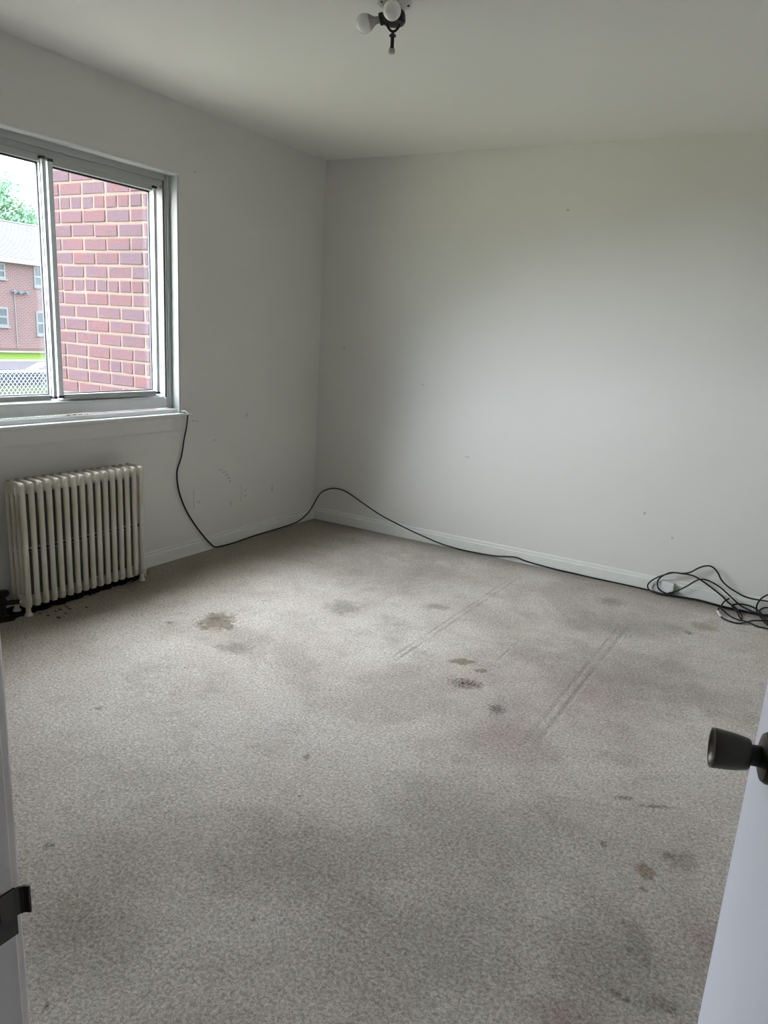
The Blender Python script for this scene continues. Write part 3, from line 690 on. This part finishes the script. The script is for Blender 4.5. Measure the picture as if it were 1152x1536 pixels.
# door-local frame: x along the leaf from hinge to free edge, y away from the room-left face, z up
MD = Matrix(((du.x, -dn.x, 0, DP.x), (du.y, -dn.y, 0, DP.y), (0, 0, 1, 0), (0, 0, 0, 1)))
def dpart(name, b, mat, parent=None, sm=None, lab=None):
    bmesh.ops.transform(b, matrix=MD, verts=b.verts)
    o = obj(name, b, mat, parent or door, org=tuple(DP))
    if sm: smooth_angle(o, sm)
    if lab: o['label'] = lab
    return o
b = NB(); box(b, 0.0, DL, 0, TH, .012, 2.04, .0015, 1); dpart('door_leaf', b, m_door)
KZ, KX = .9195, DL-.074; KS, RS = .79, .85
def knob(side):
    o_ = (KX, 0 if side < 0 else TH, KZ); ax = (0, side, 0)
    b = NB(); lathe(b, [(r_*RS, h_*RS) for r_, h_ in [(.034, 0), (.034, .003), (.031, .008), (.022, .011)]], o_, ax, 40); ro = dpart('rosette', b, m_bronze, None, 40, 'dark bronze round rosette')
    b = NB(); lathe(b, [(r_*KS, h_*KS) for r_, h_ in [(.0155, .008), (.0150, .014), (.0150, .028)]], o_, ax, 32); dpart('knob_neck', b, m_iron, ro, 40)
    b = NB(); lathe(b, [(r_*KS, h_*KS) for r_, h_ in [(.0130, .026), (.0212, .0265), (.0228, .0290), (.0254, .042), (.0272, .056), (.0283, .070), (.0285, .0745), (.0280, .0760), (.0262, .0765), (.0250, .0752), (.0175, .0705), (.008, .0690), (0, .0688)]], o_, ax, 48); dpart('door_knob', b, m_bronze, ro, 30, 'dark bronze cup shaped knob')
    b = NB()
    ring = [Vector((KX+.0278*KS*math.cos(t), o_[1]+side*.0764*KS, KZ+.0278*KS*math.sin(t))) for t in [2*math.pi*i/48 for i in range(49)]]
    tube(b, ring, .0007, 6, False); dpart('knob_rim', b, m_rim_glint, ro, 60, 'painted rim highlight')  # lighter ring paints the highlight along the knob edge
knob(-1); knob(1)
b = NB(); box(b, DL-.001, DL+.0015, .006, .029, KZ-.028, KZ+.028, .0005, 1); dpart('latch_plate', b, m_bronze)
b = NB(); box(b, DL, DL+.010, .012, .023, KZ-.009, KZ+.009, .002, 1); dpart('latch_bolt', b, m_bronze)
for zc in (.22, 1.02, 1.84):
    b = NB(); lathe(b, [(.006, -.045), (.006, .045)], (-.004, -.004, zc), (0, 0, 1), 12); dpart('hinge', b, m_bronze)

# door frame: jambs, head, stops, casing
fr = empty('trim_2', ((OX0+OX1)/2, YD, 0)); fr['kind'] = 'structure'; fr['label'] = 'painted door frame around the doorway'; FO = ((OX0+OX1)/2, YD, 0)
b = NB(); box(b, OX0-.02, OX0, YD-WT-.002, YD+.002, 0, 2.06, .002, 1); obj('jamb', b, m_jamb, fr, org=FO)
b = NB(); box(b, OX1, OX1+.02, YD-WT-.002, YD+.002, 0, 2.06, .002, 1); obj('jamb', b, m_jamb, fr, org=FO)
b = NB(); box(b, OX0, OX1, YD-WT-.002, YD+.002, 2.045, 2.065, .002, 1); obj('head_jamb', b, m_jamb, fr, org=FO)
for x0, x1 in ((OX0, OX0+.011), (OX1-.011, OX1)):
    b = NB(); box(b, x0, x1, YD-.080, YD-.042, 0, 2.045, .002, 1); obj('door_stop', b, m_jamb, fr, org=FO)
for x0, x1 in ((OX0-.075, OX0-.008), (OX1+.008, OX1+.075)):
    b = NB(); box(b, x0, x1, YD+.002, YD+.013, 0, 2.12, .003, 1); obj('casing', b, m_jamb, fr, org=FO)
b = NB(); box(b, OX0-.075, OX1+.075, YD+.002, YD+.013, 2.055, 2.12, .003, 1); obj('head_casing', b, m_jamb, fr, org=FO)
# strike plate with curved lip
sp = empty('strike_plate', (OX0, YD, .905), fr); sp.location = (OX0-FO[0], 0, .905)
SO = (OX0, YD, .905)
b = NB()
zc = .892; z0, z1 = zc-.030, zc+.0135
pts = []
box(b, OX0, OX0+.0018, YD-.040, YD-.030, z0, z1); box(b, OX0, OX0+.0018, YD-.012, YD+.0015, z0, z1)
box(b, OX0, OX0+.0018, YD-.030, YD-.012, z0, zc-.010); box(b, OX0, OX0+.0018, YD-.030, YD-.012, zc+.010, z1)
obj('plate', b, m_bronze, sp, org=SO)
b = NB(); lip = [(0, YD+.001), (.0018, YD+.001)]
prof = [(.0018, YD), (.0024, YD+.0040), (.0040, YD+.0070), (.0075, YD+.0090), (.0075, YD+.0106), (.0030, YD+.0086), (.0008, YD+.0050), (0, YD)]
extrude_prof(b, [(a, c) for a, c in prof], (OX0, 0, zc-.0125), (OX0, 0, zc+.0125), (1, 0, 0), (0, 1, 0)); obj('lip', b, m_bronze, sp, org=SO)
b = NB(); box(b, OX0-.004, OX0+.0006, YD-.030, YD-.012, zc-.010, zc+.010); obj('strike_hole', b, m_gasket, sp, org=SO)

# ---------------------------------------------------------------- outside: brick wing beside the window
BY, BX0, BX1 = -1.25, -1.125, -0.30
wing = NB(); box(wing, BX0+.006, BX1, BY+.0035, 4.0, -1.1, 5.2); wg = struct('wall_wing', wing, m_mortar); wg['label'] = 'red brick wing of the building beside the window'
CP = .0773
def brick_mesh(L, seed):
    rr = random.Random(seed); b = NB(); vs = box(b, -L/2, L/2, 0, .05, -.0320, .0320, .0035, 1)
    for v in b.verts:
        v.co += Vector((rr.uniform(-.0018, .0018), rr.uniform(-.0012, .0012), rr.uniform(-.0018, .0018)))
    me = bpy.data.meshes.new('brick'); b.to_mesh(me); b.free(); me.materials.append(m_brick); return me
STR = [brick_mesh(.188, i) for i in range(6)]; HDR = [brick_mesh(.0875, 20+i) for i in range(4)]; HALF = {}
z_h = 1.989
nb = 0
for row in range(-24, 13):
    zc = z_h + row*CP
    if zc > 2.9 or zc < .15: continue
    is_h = row % 6 == 0
    off = 0 if (row % 2) else .1015
    pit = .1015 if is_h else .203
    x = (-.036 if is_h else -.032) + off
    while x > BX0 - pit:
        xr = min(x - .006, BX1-.001); xl = max(x - pit + .006, BX0)
        if xr - xl > .012:
            full = abs((xr-xl) - (pit-.012)) < .004
            if full: me = random.choice(HDR if is_h else STR); sx = 1
            else:
                k = round(xr-xl, 2)
                if k not in HALF: HALF[k] = brick_mesh(xr-xl, 50+int(k*100))
                me = HALF[k]
            o = link(bpy.data.objects.new('brick', me), wg)
            o.location = ((xl+xr)/2 + (random.uniform(-.002, .002) if full else 0), BY + random.uniform(-.0015, .0015), zc + random.uniform(-.0015, .0015))
            nb += 1
        x -= pit
print('bricks', nb)

# ---------------------------------------------------------------- outside: ground
ZG = -1.10
b = NB(); box(b, -90, -0.31, -40, 90, ZG-.3, ZG); struct('ground', b, m_lawn)['label'] = 'pale lawn outside the window'
b = NB(); box(b, -12.5, -0.31, -4.5, 30, ZG, ZG+.04); struct('near_bounce_ground', b, simple('near bounce ground', (0.17, 0.17, 0.14), .9))  # added out of view to bounce daylight up to the ceiling
b = NB(); box(b, -26.0, -0.31, -39, -4.5, ZG, ZG+.05); struct('bounce_court', b, simple('pale bounce ground', (0.62, 0.61, 0.42), .95, 0, .8, 5, .1))  # invented pale ground out of view, bounces light onto back wall and ceiling
b = NB(); box(b, -32.0, -27.0, -40, 90, ZG, ZG+.02); struct('road', b, m_asph)['label'] = 'grey asphalt drive in front of the brick building'
b = NB(); box(b, -27.0, -20.5, -40, 90, ZG, ZG+.018); struct('dark_ground_band', b, m_dark_band)  # dark bluish band of ground on the near side of the road
b = NB(); box(b, -39.0, -32.25, -40, 90, ZG, ZG+.05); struct('grass_strip', b, m_grass)['label'] = 'bright green grass strip'
b = NB(); box(b, -32.25, -32.0, -40, 90, ZG, ZG+.06); struct('curb', b, m_conc)
b = NB(); box(b, -39.95, -39.0, -40, 90, ZG, ZG+.07); struct('sidewalk', b, m_conc)
p0, p1 = Vector((-26.9, 16.1, ZG+.021)), Vector((-30.9, 19.5, ZG+.021)); d_ = (p1-p0).normalized(); n_ = Vector((-d_.y, d_.x, 0))*.22
b = NB(); vv = [b.verts.new(p) for p in (p0-n_, p0+n_, p1+n_, p1-n_)]; f_ = b.faces.new(vv); r_ = bmesh.ops.extrude_face_region(b, geom=[f_]); bmesh.ops.translate(b, verts=[e for e in r_['geom'] if isinstance(e, bmesh.types.BMVert)], vec=(0, 0, .015))
struct('footpath', b, m_conc)

# ---------------------------------------------------------------- outside: brick apartment building
HX = -40.0
hb = empty('apartment_building', (HX, 25, ZG)); tag(hb, 'two storey brick apartment building with pale shingle roof seen through the window', 'building'); HO = (HX, 25, ZG)
b = NB(); box(b, HX-9, HX, 8, 60, ZG, 4.05); obj('wall', b, m_farbrick, hb, org=HO)
b = NB(); box(b, HX-.02, HX+.06, 7.95, 60.05, ZG, ZG+.22); obj('foundation', b, simple('stained foundation', (.15, .11, .09), .9), hb, org=HO)
b = NB(); extrude_prof(b, [(.45, 4.17), (.45, 4.32), (-4.5, 6.86), (-9.45, 4.32), (-9.45, 4.17), (-4.5, 6.70)], (HX, 7.6, 0), (HX, 60.4, 0), (1, 0, 0), (0, 0, 1)); rf = obj('roof', b, m_shingle, hb, org=HO)
# shingle courses: shallow steps proud of the roof plane
b = NB(); sl = (6.86-4.32)/4.95
for i in range(24):
    x = .40 - i*.2; z = 4.32 + (.45-x)*sl
    extrude_prof(b, [(x, z-.01), (x, z+.030), (x-.20, z+.20*sl+.008), (x-.20, z+.20*sl-.01)], (HX, 7.6, 0), (HX, 60.4, 0), (1, 0, 0), (0, 0, 1))
o = obj('shingle_courses', b, m_shingle, rf, org=(0, 0, 0)); o.parent = rf; o.matrix_parent_inverse = Matrix.Translation(Vector(HO)).inverted(); o['kind'] = 'stuff'
b = NB(); box(b, HX-4.62, HX-4.38, 7.6, 60.4, 6.84, 6.90, .02, 1); obj('ridge_cap', b, m_conc, hb, org=HO)
b = NB(); box(b, HX-.02, HX+.45, 7.6, 60.4, 4.05, 4.17); obj('soffit', b, m_trim, hb, org=HO)
b = NB(); box(b, HX+.45, HX+.57, 7.6, 60.4, 4.10, 4.30, .02, 1); obj('gutter', b, m_trim, hb, org=HO)
def hwin(y0, y1, z0, z1):
    b = NB(); t = .11
    for (a0, a1, c0, c1) in ((y0, y0+t, z0, z1), (y1-t, y1, z0, z1), (y0+t, y1-t, z0, z0+t), (y0+t, y1-t, z1-t, z1), (y0+t, y1-t, (z0+z1)/2-.05, (z0+z1)/2+.05)):
        box(b, HX, HX+.06, a0, a1, c0, c1)
    box(b, HX, HX+.12, y0-.06, y1+.06, z0-.10, z0)
    f = obj('window', b, m_fartrim, hb, org=HO)
    for c0, c1 in ((z0+t, (z0+z1)/2-.05), ((z0+z1)/2+.05, z1-t)):
        b = NB(); box(b, HX+.005, HX+.02, y0+t, y1-t, c0, c1); obj('pane', b, m_farglass, f, org=HO)
for y0, y1, hi_, lo_ in ((22.72, 23.68, (3.12, 4.00), (.40, 1.50)), (25.50, 26.9, (2.85, 4.00), (-.02, 1.40)), (29.2, 30.4, (3.0, 4.0), (.2, 1.45)), (19.0, 20.2, (3.0, 4.0), (.2, 1.45)), (33.0, 34.2, (3.0, 4.0), (.2, 1.45)), (15.0, 16.2, (3.0, 4.0), (.2, 1.45))):
    hwin(y0, y1, hi_[0], hi_[1]); hwin(y0, y1, lo_[0], lo_[1])
b = NB(); tube(b, [(HX+.05, 24.15, -.85), (HX+.05, 24.15, 2.40)], .030, 8); obj('conduit', b, m_fartrim, hb, org=HO)
b = NB(); box(b, HX, HX+.12, 24.0, 24.9, 2.38, 2.46); 
for yc in (24.05, 24.42, 24.85): lathe(b, [(.04, 0), (.10, .14), (.11, .22), (0, .23)], (HX+.10, yc, 2.50), (1, .2, -.5), 12)
obj('flood_light', b, simple('grey lamp housing', (.22, .24, .28), .6), hb, org=HO)

# ---------------------------------------------------------------- outside: tree behind the roof
def tree(cx_, cy_, zc, R, seed, label):
    rr = random.Random(seed); t = empty('tree', (cx_, cy_, ZG)); tag(t, label, 'tree', 'trees behind the brick building'); TO = (cx_, cy_, ZG)
    b = NB(); tube(b, [(cx_, cy_, ZG), (cx_+.1, cy_, 2), (cx_-.1, cy_+.1, zc), (cx_, cy_, zc+R*.5)], [.38, .30, .2, .08], 10)
    for k in range(7):
        a_ = rr.uniform(0, 6.28); z = rr.uniform(2.5, zc)
        tube(b, [(cx_, cy_, z), (cx_+math.cos(a_)*R*.45, cy_+math.sin(a_)*R*.45, z+R*.3), (cx_+math.cos(a_)*R*.8, cy_+math.sin(a_)*R*.8, z+R*.55)], [.13, .08, .03], 6)
    obj('trunk', b, m_bark, t, org=TO)
    blobs = []
    for k in range(34):
        d = Vector((rr.gauss(0, 1), rr.gauss(0, 1), rr.gauss(0, .8))).normalized()*R*rr.uniform(.25, .85)
        blobs.append((Vector((cx_, cy_, zc))+d, R*rr.uniform(.20, .36)))
    verts, faces = [], []
    for c, r in blobs:
        for q in range(230):
            d = Vector((rr.gauss(0, 1), rr.gauss(0, 1), rr.gauss(0, 1))).normalized(); p = c + d*r*rr.uniform(.55, 1.08)
            nrm = (d + Vector((rr.uniform(-.7, .7), rr.uniform(-.7, .7), rr.uniform(-.7, .7)))).normalized()
            u = nrm.orthogonal().normalized(); v = nrm.cross(u); s = rr.uniform(.07, .17); i0 = len(verts)
            verts += [p-u*s, p-v*s*.6, p+u*s, p+v*s*.6]; faces.append((i0, i0+1, i0+2, i0+3))
    me = bpy.data.meshes.new('foliage'); me.from_pydata([tuple(v - Vector(TO)) for v in verts], [], faces); me.materials.append(m_leaf)
    o = link(bpy.data.objects.new('foliage', me), t); o['kind'] = 'stuff'
g = NG('pale green leaves'); oo = coord(g)
m_leaf = g.set(g.mix(g.noise(oo, 1.4, 3), (0.10, 0.22, 0.13), (0.30, 0.46, 0.30)), 0.8, spec=0.2)
tree(-52, 31.5, 8.3, 3.2, 3, 'leafy green tree rising behind the roof, nearest the window middle')
tree(-53, 24.6, 8.0, 3.2, 5, 'leafy green tree rising behind the roof, further left')
tree(-54, 37.5, 7.4, 3.0, 9, 'leafy green tree behind the roof, hidden by the sash')

# ---------------------------------------------------------------- outside: chain link fence
FXX = -11.2
fe = empty('chain_link_fence', (FXX, 5, ZG)); tag(fe, 'pale chain link fence with top rail just beyond the window sill', 'fence'); EO = (FXX, 5, ZG)
FY0, FY1, FT = 0.5, 9.5, .155
b = NB(); tube(b, [(FXX, FY0, FT), (FXX, FY1, FT)], .026, 10); obj('top_rail', b, m_galv, fe, org=EO, smooth=True)
for yy in (FY0, 3.5, 6.5, FY1):
    b = NB(); lathe(b, [(.03, 0), (.03, FT-ZG+.02), (.036, FT-ZG+.03), (.02, FT-ZG+.07), (0, FT-ZG+.08)], (FXX-.03, yy, ZG), n=12); obj('post', b, m_galv, fe, org=EO, smooth=True)
dm = .092; hz = dm*.62
verts, faces = [], []
def wire(p, q, r=.0034):
    p, q = Vector(p), Vector(q); t = (q-p).normalized(); u = Vector((1, 0, 0)); v = t.cross(u).normalized(); i0 = len(verts)
    for c in (p, q):
        for a_ in range(3): verts.append(tuple(c + u*(r*math.cos(a_*2.094)) + v*(r*math.sin(a_*2.094)) - Vector(EO)))
    for a_ in range(3): c_ = (a_+1) % 3; faces.append((i0+a_, i0+c_, i0+3+c_, i0+3+a_))
nz = int((FT+.05-ZG-.03)/hz); ny = int((FY1-FY0)/dm)
for i in range(ny):
    y = FY0 + i*dm
    for k in range(nz):
        z = ZG+.03+k*hz; a_ = k % 2
        wire((FXX+.03+.004*a_, y + a_*dm/2, z), (FXX+.03+.004*(1-a_), y + (1-a_)*dm/2, z+hz))
        wire((FXX+.034-.004*a_, y + dm - a_*dm/2, z), (FXX+.034-.004*(1-a_), y + dm - (1-a_)*dm/2, z+hz))
me = bpy.data.meshes.new('wire_mesh'); me.from_pydata(verts, [], faces); me.materials.append(m_galv)
o = link(bpy.data.objects.new('wire_mesh', me), fe); o['kind'] = 'stuff'
